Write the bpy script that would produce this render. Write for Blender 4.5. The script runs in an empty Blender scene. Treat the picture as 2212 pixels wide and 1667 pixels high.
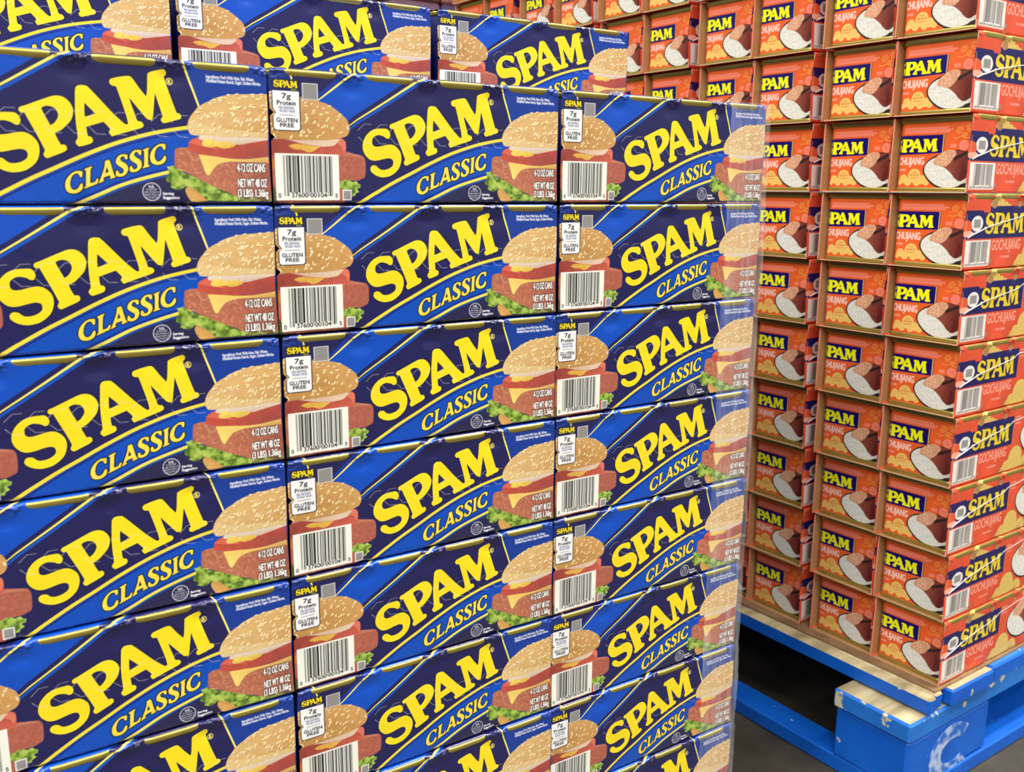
import bpy, bmesh, math, random
import numpy as np
from mathutils import Vector, Matrix

# ------------------------------------------------------------------ camera, world, lights, exposure
scene = bpy.context.scene
COL = scene.collection
GZ = 0.8274                      # height of the blue stack's reference edge above the floor
FPX = 2026.14                    # focal length in pixels of a 2212 px wide frame
cam_d = bpy.data.cameras.new('camera')
cam = bpy.data.objects.new('camera', cam_d); COL.objects.link(cam)
cam.location = (-0.21266, -0.60561, -0.07555 + GZ)
cam.rotation_euler = (1.363532, -0.006902, -0.581215)
cam_d.sensor_fit = 'HORIZONTAL'; cam_d.sensor_width = 36.0
cam_d.lens = 36.0 * FPX / 2212.0
cam_d.clip_start = 0.02
cam_d.dof.use_dof = True; cam_d.dof.focus_distance = 0.80; cam_d.dof.aperture_fstop = 14.0
scene.camera = cam

scene.view_settings.view_transform = 'Standard'
scene.view_settings.look = 'None'
scene.view_settings.gamma = 1.0
scene.view_settings.use_curve_mapping = False
scene.view_settings.exposure = 0.0

world = bpy.data.worlds.new('warehouse_air'); scene.world = world
world.use_nodes = True
bg = world.node_tree.nodes['Background']
bg.inputs['Color'].default_value = (1.0, 0.975, 0.94, 1)
bg.inputs['Strength'].default_value = 0.36

def area_light(name, loc, size, size_y, power, target):
    d = bpy.data.lights.new(name, 'AREA'); d.shape = 'RECTANGLE'
    d.size = size; d.size_y = size_y; d.energy = power; d.color = (1.0, 0.97, 0.92)
    o = bpy.data.objects.new(name, d); COL.objects.link(o)
    o.location = loc
    o.rotation_euler = (Vector(target) - Vector(loc)).to_track_quat('-Z', 'Y').to_euler()
    return o
# unseen ceiling strips of the warehouse; last two added for highlights on pack edges
for (x, y, e) in [(-6.2, -1.6, 190), (-3.6, -1.6, 190), (-1.0, -1.6, 120), (1.6, -1.6, 80), (-6.2, -4.4, 150), (-3.6, -4.4, 150), (-1.0, -4.4, 120), (1.6, -4.4, 90), (4.2, -3.0, 80), (-3.4, 1.6, 170), (-6.0, 1.6, 150), (2.6, -0.7, 190), (5.2, -0.7, 120)]:
    area_light('unseen_ceiling_strip', (x, y, 4.6), 1.8, 0.3, e * 0.83, (x, y, 0.0))

# ------------------------------------------------------------------ helpers
rng = random.Random(7)
nrg = np.random.RandomState(11)

def lin(c, k=1.0):
    c = np.asarray(c, float) / 255.0
    return np.where(c <= 0.04045, c / 12.92, ((c + 0.055) / 1.055) ** 2.4) * k

def tag(o, label=None, cat=None, group=None, kind=None):
    if label: o['label'] = label
    if cat: o['category'] = cat
    if group: o['group'] = group
    if kind: o['kind'] = kind
    return o

def empty(name, loc=(0, 0, 0), rz=0.0):
    o = bpy.data.objects.new(name, None); COL.objects.link(o)
    o.empty_display_size = 0.02
    o.location = loc; o.rotation_euler = (0, 0, rz)
    return o

def link(name, me, parent=None, loc=(0, 0, 0), rot=(0, 0, 0)):
    o = bpy.data.objects.new(name, me); COL.objects.link(o)
    o.parent = parent; o.location = loc; o.rotation_euler = rot
    return o

def set_cols(me, cols):
    a = me.attributes.new('Col', 'FLOAT_COLOR', 'POINT')
    c = np.ones((len(me.vertices), 4), np.float32); c[:, :3] = cols
    a.data.foreach_set('color', c.ravel())

def mesh_np(name, verts, quads, mat, cols=None, smooth=True, tris=None):
    """mesh from numpy arrays; quads (n,4) and optionally tris (m,3)"""
    me = bpy.data.meshes.new(name)
    nq = len(quads); nt = 0 if tris is None else len(tris)
    me.vertices.add(len(verts)); me.vertices.foreach_set('co', np.asarray(verts, np.float32).ravel())
    loops = np.asarray(quads, np.int32).ravel()
    if nt: loops = np.concatenate([loops, np.asarray(tris, np.int32).ravel()])
    me.loops.add(len(loops)); me.loops.foreach_set('vertex_index', loops)
    me.polygons.add(nq + nt)
    st = np.concatenate([np.arange(nq) * 4, nq * 4 + np.arange(nt) * 3]).astype(np.int32)
    me.polygons.foreach_set('loop_start', st)
    me.update(calc_edges=True)
    me.polygons.foreach_set('use_smooth', np.full(nq + nt, smooth, bool))
    if cols is not None: set_cols(me, cols)
    if mat: me.materials.append(mat)
    me.validate()
    return me

def mesh_bm(name, bm, mat, smooth=False):
    bmesh.ops.recalc_face_normals(bm, faces=bm.faces)
    me = bpy.data.meshes.new(name); bm.to_mesh(me); bm.free()
    for p in me.polygons: p.use_smooth = smooth
    if mat: me.materials.append(mat)
    return me

def bm_box(bm, lo, hi, bevel=0.0, rot=None):
    r = bmesh.ops.create_cube(bm, size=1.0)
    vs = r['verts']
    for v in vs:
        v.co = Vector([lo[i] + (v.co[i] + 0.5) * (hi[i] - lo[i]) for i in range(3)])
    if bevel > 0:
        es = list({e for v in vs for e in v.link_edges})
        bmesh.ops.bevel(bm, geom=es, offset=bevel, segments=1, affect='EDGES', profile=0.5)

def nodes_of(m):
    m.use_nodes = True
    nt = m.node_tree
    return nt, nt.nodes, nt.links, nt.nodes['Principled BSDF']

# ------------------------------------------------------------------ materials
def print_material(name, rough, coat, bump, bscale):
    m = bpy.data.materials.new(name); nt, N, L, b = nodes_of(m)
    at = N.new('ShaderNodeAttribute'); at.attribute_name = 'Col'
    L.new(at.outputs['Color'], b.inputs['Base Color'])
    tc = N.new('ShaderNodeTexCoord')
    oi = N.new('ShaderNodeObjectInfo')
    ad = N.new('ShaderNodeVectorMath'); ad.operation = 'ADD'
    sc = N.new('ShaderNodeVectorMath'); sc.operation = 'SCALE'; sc.inputs['Scale'].default_value = 3.0
    cm = N.new('ShaderNodeCombineXYZ')
    L.new(oi.outputs['Random'], cm.inputs[0]); L.new(oi.outputs['Random'], cm.inputs[2])
    L.new(cm.outputs[0], sc.inputs[0])
    L.new(tc.outputs['Object'], ad.inputs[0]); L.new(sc.outputs[0], ad.inputs[1])
    nz = N.new('ShaderNodeTexNoise'); nz.inputs['Scale'].default_value = bscale; nz.inputs['Detail'].default_value = 3.0
    L.new(ad.outputs[0], nz.inputs['Vector'])
    bp = N.new('ShaderNodeBump'); bp.inputs['Strength'].default_value = bump; bp.inputs['Distance'].default_value = 0.002
    L.new(nz.outputs['Fac'], bp.inputs['Height']); L.new(bp.outputs[0], b.inputs['Normal'])
    b.inputs['Roughness'].default_value = rough
    b.inputs['Specular IOR Level'].default_value = 0.35
    b.inputs['Coat Weight'].default_value = coat; b.inputs['Coat Roughness'].default_value = 0.09
    L.new(bp.outputs[0], b.inputs['Coat Normal'])
    return m

M = {}
M['blue_print'] = print_material('blue_sleeve_print', 0.34, 0.8, 0.30, 28.0)
M['orange_print'] = print_material('orange_sleeve_print', 0.40, 0.18, 0.30, 30.0)
M['can_print'] = print_material('can_label_print', 0.32, 0.10, 0.08, 30.0)

def noise_mat(name, c1, c2, scale, rough, metal=0.0, bump=0.0, detail=4.0, stretch=None, p0=0.35, p1=0.65):
    m = bpy.data.materials.new(name); nt, N, L, b = nodes_of(m)
    tc = N.new('ShaderNodeTexCoord'); mp = N.new('ShaderNodeMapping')
    if stretch: mp.inputs['Scale'].default_value = stretch
    nz = N.new('ShaderNodeTexNoise'); nz.inputs['Scale'].default_value = scale; nz.inputs['Detail'].default_value = detail
    rp = N.new('ShaderNodeValToRGB')
    rp.color_ramp.elements[0].position = p0; rp.color_ramp.elements[1].position = p1
    rp.color_ramp.elements[0].color = (*lin(c1), 1); rp.color_ramp.elements[1].color = (*lin(c2), 1)
    L.new(tc.outputs['Object'], mp.inputs[0]); L.new(mp.outputs[0], nz.inputs['Vector'])
    L.new(nz.outputs['Fac'], rp.inputs[0]); L.new(rp.outputs[0], b.inputs['Base Color'])
    b.inputs['Roughness'].default_value = rough; b.inputs['Metallic'].default_value = metal
    if bump:
        bp = N.new('ShaderNodeBump'); bp.inputs['Strength'].default_value = bump; bp.inputs['Distance'].default_value = 0.003
        L.new(nz.outputs['Fac'], bp.inputs['Height']); L.new(bp.outputs[0], b.inputs['Normal'])
    return m

M['gold'] = noise_mat('gold_can_metal', (190, 172, 84), (204, 188, 100), 40, 0.30, 0.72)
M['can_blue'] = noise_mat('blue_can_lacquer', (24, 30, 90), (30, 40, 110), 30, 0.35)
M['can_orange'] = noise_mat('orange_can_lacquer', (226, 96, 44), (236, 106, 52), 30, 0.35)
M['board'] = noise_mat('brown_paperboard', (176, 132, 88), (190, 146, 100), 60, 0.8)
M['floor'] = noise_mat('concrete', (47, 43, 32), (78, 71, 55), 9, 0.55, 0, 0.15, 8)
M['slip'] = noise_mat('slip_sheet_board', (120, 90, 60), (150, 116, 80), 25, 0.85)

def paint_wood(name, blue1, blue2, wood, chip):
    """painted pallet timber: grain along the board, bare wood where the paint has worn off the upper edges"""
    m = bpy.data.materials.new(name); nt, N, L, b = nodes_of(m)
    tc = N.new('ShaderNodeTexCoord'); ge = N.new('ShaderNodeNewGeometry')
    n1 = N.new('ShaderNodeTexNoise'); n1.inputs['Scale'].default_value = 14; n1.inputs['Detail'].default_value = 6
    n2 = N.new('ShaderNodeTexNoise'); n2.inputs['Scale'].default_value = 45; n2.inputs['Detail'].default_value = 8
    L.new(tc.outputs['Object'], n1.inputs['Vector']); L.new(tc.outputs['Object'], n2.inputs['Vector'])
    r1 = N.new('ShaderNodeValToRGB')
    r1.color_ramp.elements[0].color = (*lin(blue1), 1); r1.color_ramp.elements[1].color = (*lin(blue2), 1)
    r1.color_ramp.elements[0].position = 0.3; r1.color_ramp.elements[1].position = 0.7
    L.new(n1.outputs['Fac'], r1.inputs[0])
    r2 = N.new('ShaderNodeValToRGB')
    r2.color_ramp.elements[0].position = chip; r2.color_ramp.elements[1].position = chip + 0.03
    r2.color_ramp.elements[0].color = (0, 0, 0, 1); r2.color_ramp.elements[1].color = (1, 1, 1, 1)
    L.new(n2.outputs['Fac'], r2.inputs[0])
    mx = N.new('ShaderNodeMix'); mx.data_type = 'RGBA'
    mx.inputs['B'].default_value = (*lin(wood), 1)
    L.new(r2.outputs[0], mx.inputs['Factor']); L.new(r1.outputs[0], mx.inputs['A'])
    L.new(mx.outputs['Result'], b.inputs['Base Color'])
    bp = N.new('ShaderNodeBump'); bp.inputs['Strength'].default_value = 0.4; bp.inputs['Distance'].default_value = 0.002
    L.new(n2.outputs['Fac'], bp.inputs['Height']); L.new(bp.outputs[0], b.inputs['Normal'])
    b.inputs['Roughness'].default_value = 0.5
    return m
M['paint'] = paint_wood('blue_painted_timber', (0, 84, 190), (8, 104, 214), (214, 206, 176), 0.71)
M['worn'] = paint_wood('worn_blue_painted_timber', (30, 110, 200), (40, 128, 220), (216, 206, 170), 0.60)
M['bare'] = noise_mat('bare_pallet_timber', (150, 134, 96), (208, 192, 150), 8, 0.8, 0, 0.3, 6, (1, 6, 6))

def film_material(name, opac, tint=(1, 1, 1)):
    m = bpy.data.materials.new(name); m.use_nodes = True
    nt = m.node_tree; N = nt.nodes; L = nt.links; N.clear()
    out = N.new('ShaderNodeOutputMaterial'); mix = N.new('ShaderNodeMixShader')
    tr = N.new('ShaderNodeBsdfTransparent'); pr = N.new('ShaderNodeBsdfPrincipled')
    pr.inputs['Base Color'].default_value = (*tint, 1); pr.inputs['Roughness'].default_value = 0.12
    pr.inputs['Specular IOR Level'].default_value = 0.8
    tc = N.new('ShaderNodeTexCoord'); mp = N.new('ShaderNodeMapping'); mp.inputs['Scale'].default_value = (1, 1, 0.12)
    nz = N.new('ShaderNodeTexNoise'); nz.inputs['Scale'].default_value = 160; nz.inputs['Detail'].default_value = 3
    L.new(tc.outputs['Object'], mp.inputs[0]); L.new(mp.outputs[0], nz.inputs['Vector'])
    bp = N.new('ShaderNodeBump'); bp.inputs['Strength'].default_value = 0.5; bp.inputs['Distance'].default_value = 0.002
    L.new(nz.outputs['Fac'], bp.inputs['Height']); L.new(bp.outputs[0], pr.inputs['Normal'])
    mr = N.new('ShaderNodeMapRange'); mr.inputs['From Min'].default_value = 0.45; mr.inputs['From Max'].default_value = 0.75
    mr.inputs['To Min'].default_value = opac; mr.inputs['To Max'].default_value = min(1, opac * 3)
    L.new(nz.outputs['Fac'], mr.inputs['Value']); L.new(mr.outputs[0], mix.inputs[0])
    L.new(tr.outputs[0], mix.inputs[1]); L.new(pr.outputs[0], mix.inputs[2]); L.new(mix.outputs[0], out.inputs[0])
    return m
M['film'] = film_material('clear_stretch_film', 0.07)
M['strand'] = film_material('glossy_white_strand', 0.85)

# ------------------------------------------------------------------ flat print: drawn shapes, turned into vertex colours of the sleeve's own mesh
ART = {
    'S': [(92.7, 31.3), (92.4, 28.2), (90.9, 24.2), (88.1, 21.2), (84.1, 18.8), (79.5, 17.9), (76.2, 18.1), (72.8, 19.3), (70.4, 21), (69.4, 22.6), (69.9, 24.6), (71.5, 25.4), (73.8, 25), (75.1, 23.9), (76.8, 22.7), (79, 22.4), (81.9, 22.9), (84.7, 24.2), (86.4, 25.9), (86.9, 27.7), (86.3, 29.5), (84.8, 30.5), (82.5, 30.7), (79.1, 30.1), (75.2, 29.2), (71.9, 28.9), (68.6, 29.8), (65.8, 32.4), (64.3, 35.5), (64, 38.6), (64.9, 42.1), (66.6, 45), (69.4, 47.7), (72.7, 49.4), (76.6, 50), (80.5, 50), (82.4, 49.8), (83.8, 48.3), (84.4, 46), (83.5, 43.9), (81.8, 43.9), (79.9, 45.1), (77.1, 45.9), (74.9, 45.9), (72.9, 45.1), (71.2, 43.6), (70.6, 41.6), (70.9, 39.6), (72.3, 38.2), (74.2, 37.9), (77, 38.2), (80.4, 39), (83.7, 39.6), (86, 39.5), (88.2, 38.7), (90.5, 36.8), (92.1, 34.4)],
    'P': [(84.4, 52.5), (85.3, 53.3), (87.8, 54.2), (93.5, 56.6), (99.1, 58.9), (102.6, 60.1), (106, 60.2), (108.8, 59), (110.9, 56.7), (112, 53.8), (111.8, 50.7), (110.5, 47.4), (108.2, 44.7), (104.8, 41.7), (101.4, 40), (102.1, 37.6), (103.7, 34), (104.4, 33.3), (106.1, 33.3), (107.1, 32), (106.7, 30.5), (104.7, 29.3), (100.1, 27.4), (96.9, 26.1), (95.5, 26.5), (94.9, 27.9), (95.8, 29.9), (95.5, 31.2), (92.7, 38), (89.4, 45.3), (87.2, 50.2), (86.6, 50.6), (85.2, 50.4), (84.4, 51.3)],
    'Ph': [(95.4, 53.2), (96.6, 54.2), (98.5, 54.8), (100.8, 54.6), (102.8, 53.6), (104.1, 51.5), (104.3, 49.4), (103.3, 47.1), (101.6, 45.1), (99.6, 43.7), (97.9, 47.3), (96.5, 50.4)],
    'AM': [(114.6, 65), (115.5, 66.3), (117.5, 66.9), (119.8, 66.7), (121.6, 65.7), (128, 58.5), (133.9, 51.9), (139, 47), (140.5, 46), (141.7, 46.2), (141.9, 47.5), (141, 52.5), (138.6, 61.4), (136.8, 67.4), (136.2, 67.8), (134.4, 68), (133.1, 69.3), (133.5, 70.9), (135, 71.8), (139.7, 73), (143.6, 73.6), (145.1, 73.2), (146.3, 71.9), (149.3, 67.4), (153.2, 62.4), (154.1, 66.3), (154.9, 75.1), (155.5, 76.2), (157.6, 77.2), (163, 78.7), (164.6, 78.6), (165.4, 77.6), (165.2, 76), (164, 75), (164.6, 71.8), (166.9, 63.9), (169.8, 54.9), (170.4, 53.9), (171.9, 53.6), (172.7, 52.1), (172, 50.8), (168.9, 49.9), (163.4, 48.2), (161.9, 48.2), (160.9, 49.3), (161.2, 50.6), (162, 51.4), (161.8, 53), (160.2, 58.8), (158.3, 65.9), (157.8, 63.1), (156.9, 56.8), (155.8, 50.2), (154.6, 49.6), (153, 50), (151.2, 51.9), (146.4, 58.1), (143.1, 62.3), (144, 58.2), (145.8, 52.4), (146.7, 49.1), (147.6, 48.2), (149.4, 47.8), (150.4, 46.4), (149.8, 45.1), (147.1, 44), (139.9, 41.8), (133.3, 39.6), (132.2, 39.3), (131.1, 40.8), (131, 41.8), (131.7, 42.8), (131.3, 43.9), (128.3, 47.4), (123.3, 45.7), (118.4, 44.1), (118.5, 41.2), (118.9, 38.6), (120.7, 38.1), (121.4, 36.7), (120.7, 35.1), (118, 34), (114.3, 33), (113.1, 33.6), (112.4, 34.9), (112.8, 36.2), (113.7, 37.5), (113.7, 40.3), (113.4, 46.6), (113.4, 51.2), (113.7, 55.8), (114.2, 62)],
    'Ah': [(118.5, 57.8), (124.5, 51.4), (118.1, 49.3), (118.1, 53.1)],
    'c1': [(114.4, 18.7), (114.2, 16.3), (113.7, 15.3), (112.9, 15.6), (112.6, 16.6), (112, 17.4), (110.9, 17.5), (109.5, 16.8), (108.3, 15.2), (107.5, 12.9), (107.3, 10.8), (107.7, 9.1), (108.6, 8.2), (110, 8.2), (111.5, 9.2), (112.5, 10.9), (113.4, 11.9), (114, 11.5), (114, 9.7), (113.2, 8.1), (111.5, 6.8), (109.5, 6.1), (107.5, 6.2), (105.8, 6.9), (104.8, 8.5), (104.6, 10.7), (105.1, 13.1), (106.5, 15.4), (108.5, 17.4), (110.9, 18.7), (112.9, 18.9)],
    'c2': [(162.4, 35.4), (162.2, 33.1), (161.8, 32.1), (160.9, 32.4), (160.7, 33.4), (160.1, 34.2), (158.9, 34.2), (157.6, 33.5), (156.5, 32), (155.7, 29.8), (155.5, 27.8), (156, 26.1), (156.9, 25.2), (158.2, 25.3), (159.7, 26.3), (160.7, 27.8), (161.5, 28.8), (162, 28.5), (162.1, 26.8), (161.3, 25.2), (159.7, 23.9), (157.7, 23.3), (155.8, 23.3), (154.1, 24), (153.1, 25.5), (152.9, 27.6), (153.4, 29.9), (154.7, 32.2), (156.6, 34.1), (158.9, 35.4), (160.9, 35.6)],
    'l': [(115.6, 20), (118, 21), (119.9, 21.7), (119.5, 20.7), (119, 20.1), (118.7, 17.9), (118.3, 14.2), (118.1, 12.1), (119.7, 12.3), (121, 13), (122.1, 14.8), (122.8, 14.6), (122.2, 11.9), (118.7, 10.4), (114.6, 8.8), (114.9, 9.5), (115.6, 10.1), (115.9, 12.2), (116.3, 16.8), (116.5, 19.2), (115.8, 19.5)],
    'a': [(127.2, 24.8), (129.4, 25.6), (130.1, 24.1), (131, 19.7), (131.9, 16.6), (132.8, 16), (132, 15.5), (129.1, 14.5), (129.4, 15.1), (129.6, 15.8), (129.5, 16.6), (127.6, 16.1), (126, 15.4), (125.5, 14.5), (125.5, 13.9), (126, 13.5), (122.8, 11.9), (123.1, 12.8), (123.6, 13.7), (125, 17), (126.5, 20.9), (127.2, 24.2)],
    'ah': [(127.9, 21.7), (126.8, 17.8), (128.9, 18.6)],
    's1': [(140, 28.7), (139.9, 26.7), (139.5, 26), (138.6, 26.3), (138.2, 27.4), (137.5, 27.9), (136.5, 27.5), (135.8, 26.4), (136, 25.3), (137.2, 24.4), (138.8, 23.4), (139.7, 21.8), (139.7, 20), (138.6, 17.8), (136.9, 16.5), (134.8, 16), (132.9, 16.3), (132.7, 17.2), (132.9, 18.9), (133.4, 19.5), (134.1, 19.1), (134.4, 18.2), (135, 17.6), (136, 17.7), (137.1, 18.7), (137.2, 20.1), (136.5, 21), (135, 22), (133.8, 23), (133.2, 24.2), (133.5, 25.8), (134.5, 27.4), (136.2, 28.6), (138.2, 28.9)],
    's2': [(148, 31.5), (147.9, 29.5), (147.5, 28.7), (146.6, 29.1), (146.2, 30.1), (145.5, 30.6), (144.5, 30.2), (143.8, 29.2), (144, 28.1), (145.2, 27.1), (146.8, 26.1), (147.7, 24.5), (147.7, 22.7), (146.6, 20.6), (144.9, 19.3), (142.8, 18.7), (140.9, 19), (140.7, 19.9), (140.9, 21.6), (141.4, 22.2), (142.1, 21.9), (142.4, 20.9), (143, 20.3), (144, 20.4), (145.1, 21.4), (145.2, 22.8), (144.5, 23.7), (142.9, 24.7), (141.7, 25.7), (141.2, 27), (141.4, 28.5), (142.5, 30.1), (144.1, 31.3), (146.2, 31.7)],
    'i': [(148.8, 31.7), (150.8, 32.6), (152.8, 33.3), (152.5, 32.5), (152, 31.9), (151.9, 29.9), (151.5, 25.9), (151.4, 23.1), (152.3, 22.8), (152.1, 22.2), (149.8, 21.5), (148, 21), (148.2, 21.6), (148.9, 22.2), (149.3, 24.5), (149.6, 28.8), (149.7, 31.2)],
    'arc1': [(67, 3.7), (76.1, 8.6), (87.4, 14.5), (98.9, 19.9), (116.3, 28), (134, 35.2), (151.9, 40.8), (164.1, 43.6), (175.7, 45.7)],
    'arc2': [(112.7, 1.1), (122.1, 5.3), (134, 10.5), (146.1, 14.5), (162.5, 18.8)],
    'bunR': [(175.8, 46.3), (176.4, 48.1), (177.2, 50.6), (178.6, 53), (180.7, 55.4), (182.9, 58), (185.4, 59.7), (187.9, 61.1), (190.8, 62.3), (192.9, 63.7), (198.7, 65.6), (206.1, 67), (215.3, 67.6), (224.7, 68.2), (227.5, 68.3), (226.6, 41.2), (217.9, 41.2), (206.7, 41.1), (199.3, 40.9), (191.9, 41.1), (186.4, 41.4), (179.2, 41.4), (177.3, 42.8), (176.4, 44.4)],
    'mayoR': [(183.2, 41.1), (187.1, 41.9), (199.2, 41.5), (217.9, 41.8), (226.4, 41.9), (226.4, 40), (214.2, 37.8), (206.8, 36.5), (199.3, 36.8), (188.3, 37.5), (182.5, 39.2)],
    'tomR': [(176, 34.9), (176.5, 37), (178.1, 38.9), (181, 40), (183.2, 40.9), (188.3, 40.1), (199.3, 39.4), (206.7, 37.9), (214.2, 38.2), (226.2, 40.1), (226.4, 29.2), (218.2, 27.9), (210.7, 27.2), (203.3, 27.2), (195.8, 27.8), (186.6, 29.3), (181.2, 30.5), (176.8, 31.7), (175.7, 32.7)],
    'musR': [(184.3, 35.8), (184.7, 37.7), (186.5, 39.2), (189, 39.6), (191.2, 38.7), (193.4, 37.9), (197.5, 38.3), (201.2, 37.9), (204.9, 36.7), (204.2, 35.4), (200.5, 34.3), (196.8, 34), (193.5, 34.9), (189.8, 34.5), (186.5, 34.8)],
    'patR': [(167.8, 31.8), (168.3, 33), (171, 33.7), (176, 33.9), (176.8, 31.7), (181.9, 30.3), (195.8, 28.2), (210.7, 27.6), (226.4, 28.2), (227.1, 3.3), (204.5, 4.8), (200, 6.6), (192.5, 9.6), (185.1, 13.1), (177.7, 16.9), (170.5, 20.4), (167.6, 22.1), (167.1, 26.2)],
    'cheR': [(181.9, 30), (195.8, 28.5), (199.5, 28), (210.7, 27.7), (226.2, 29.5), (226.3, 25.6), (210.8, 26), (201.4, 26), (195.9, 25), (192.2, 23.2), (189.7, 20.2), (187.9, 17.7), (186.9, 17.3), (185.7, 18.5), (184.2, 23)],
    'letR': [(162.2, 22.5), (164, 22.3), (166.8, 23.4), (167.6, 21.8), (172.3, 18.8), (179.6, 15.9), (185.1, 13.1), (192.5, 9.6), (204.5, 4.8), (227.1, 3.3), (227.2, 1.3), (215.2, 1.3), (192.7, 1.6), (185.3, 2.6), (182.3, 5.6), (177.9, 8.7), (173.5, 10.8), (171.3, 9.4), (168.5, 8.3), (163.4, 10.1), (164.5, 11.9), (161.9, 13.6), (161.4, 16.1), (163.3, 18.2), (162.9, 20.8)],
    'lbunR': [(172.8, 9.3), (174.9, 11.4), (178.6, 10), (183.7, 7.2), (187.1, 2.2), (181.6, 0.9), (176.5, 1.2), (174.3, 3.5), (172.8, 6.8)],
    'bunL': [(-0.5, 70.1), (8.6, 69.6), (20.5, 68), (22.3, 67.1), (29.5, 66.4), (34, 65.6), (38.6, 64.5), (43.1, 62.4), (47.7, 59.4), (51.7, 56.2), (53.5, 53.8), (54.6, 50.9), (54.5, 48), (53.7, 46), (52.1, 44.3), (48.3, 43), (41.1, 41.5), (31.9, 41), (13.7, 40.8), (-1.5, 41.6)],
    'mayoL': [(-1.2, 41.4), (6.2, 41.8), (44.2, 42.3), (45.8, 40.2), (42.6, 37.8), (34.8, 37), (25.7, 37.7), (19.6, 38.6), (9.2, 41), (-1.2, 40.8)],
    'tomL': [(-1.2, 40.3), (4.7, 41.2), (10.7, 41.2), (19.7, 40.9), (34.9, 39.8), (42.6, 40.1), (44.9, 42.3), (48.6, 42.6), (51.1, 41.2), (51.7, 39.1), (51.6, 34.2), (51.5, 32.7), (47.1, 30.9), (37.8, 31), (-1.6, 30.4)],
    'musL': [(11.4, 37), (16.6, 38.2), (25.7, 37.4), (33.3, 36.8), (31.1, 35.6), (28, 33.7), (24.9, 33), (22.5, 33.9), (20.1, 34.6), (16.5, 34.6), (12.9, 35.8)],
    'patL': [(-1.5, 31.2), (46.5, 31.4), (51.3, 34.1), (56.6, 33.1), (62.3, 32), (64.2, 31.2), (65.6, 28.3), (65.6, 21.6), (64.9, 17.7), (62.7, 16.4), (59.4, 15.3), (51.5, 15.2), (49.7, 1.7), (49.6, -3.1), (-2.7, -1.6)],
    'letL': [(46.5, 14.8), (49, 14.7), (50.9, 15.8), (53.1, 16), (55, 14.4), (58.8, 14.8), (59.7, 13.3), (61.6, 12.6), (61.3, 10.5), (58.7, 9.8), (60.3, 7.6), (58, 6.5), (57.3, 4.8), (54.8, 4.9), (52.9, 5.9), (46.4, 10.1)],
}


def smooth_poly(pts, closed=True, n=4, corner=55):
    """Catmull-Rom through the points; sharp corners stay sharp"""
    P = np.asarray(pts, float); m = len(P); out = []
    def turn(i):
        a = P[i] - P[i - 1]; b = P[(i + 1) % m] - P[i]
        d = math.degrees(math.atan2(a[0] * b[1] - a[1] * b[0], a @ b))
        return abs(d)
    sharp = [turn(i) > corner for i in range(m)]
    rngi = range(m) if closed else range(m - 1)
    for i in rngi:
        p1 = P[i]; p2 = P[(i + 1) % m]
        p0 = P[i - 1] if (closed or i > 0) else 2 * p1 - p2
        p3 = P[(i + 2) % m] if (closed or i + 2 < m) else 2 * p2 - p1
        if closed and sharp[i]: p0 = 2 * p1 - p2
        if closed and sharp[(i + 1) % m]: p3 = 2 * p2 - p1
        for k in range(n):
            t = k / n
            out.append(0.5 * (2 * p1 + (p2 - p0) * t + (2 * p0 - 5 * p1 + 4 * p2 - p3) * t * t + (3 * p1 - p0 - 3 * p2 + p3) * t ** 3))
    if not closed: out.append(P[-1])
    return np.array(out)

def stroke(pts, w0, w1=None, off=0.0):
    """polygon of a line with width w0..w1, shifted sideways by off (positive = to the left of its direction)"""
    P = np.asarray(pts, float); w1 = w0 if w1 is None else w1
    T = np.gradient(P, axis=0); T /= np.linalg.norm(T, axis=1)[:, None]
    Nn = np.c_[-T[:, 1], T[:, 0]]
    w = np.linspace(w0, w1, len(P))[:, None] / 2
    return np.vstack([P + Nn * (off + w), (P + Nn * (off - w))[::-1]])

def vnoise(shape, cell, seed):
    r = np.random.RandomState(seed)
    ny, nx = shape
    gy, gx = int(ny / cell) + 3, int(nx / cell) + 3
    g = r.rand(gy, gx)
    y = np.arange(ny) / cell; x = np.arange(nx) / cell
    iy = y.astype(int); ix = x.astype(int); fy = (y - iy)[:, None]; fx = (x - ix)[None, :]
    fy = fy * fy * (3 - 2 * fy); fx = fx * fx * (3 - 2 * fx)
    a = g[np.ix_(iy, ix)]; b = g[np.ix_(iy, ix + 1)]; c = g[np.ix_(iy + 1, ix)]; d = g[np.ix_(iy + 1, ix + 1)]
    return (a * (1 - fx) + b * fx) * (1 - fy) + (c * (1 - fx) + d * fx) * fy

_text_cache = {}
def text_tris(s):
    if s not in _text_cache:
        cu = bpy.data.curves.new('t', 'FONT'); cu.body = s; cu.resolution_u = 3
        ob = bpy.data.objects.new('t', cu)
        me = ob.to_mesh()
        me.calc_loop_triangles()
        V = np.array([v.co[:2] for v in me.vertices]); T = np.array([t.vertices[:] for t in me.loop_triangles])
        ob.to_mesh_clear(); bpy.data.objects.remove(ob); bpy.data.curves.remove(cu)
        _text_cache[s] = (V, T)
    return _text_cache[s]

def fine_print(cv, x0, x1, y0, y1, col, seed, alpha=0.9):
    # lettering too small to read: a row of word-length bars
    r = random.Random(seed); x = x0
    while x < x1:
        w = min(r.uniform(1.2, 4.0) * (y1 - y0), x1 - x)
        cv.fill([(x, y0), (x + w, y0), (x + w, y1), (x, y1)], col, alpha); x += w + 0.35 * (y1 - y0)

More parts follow.
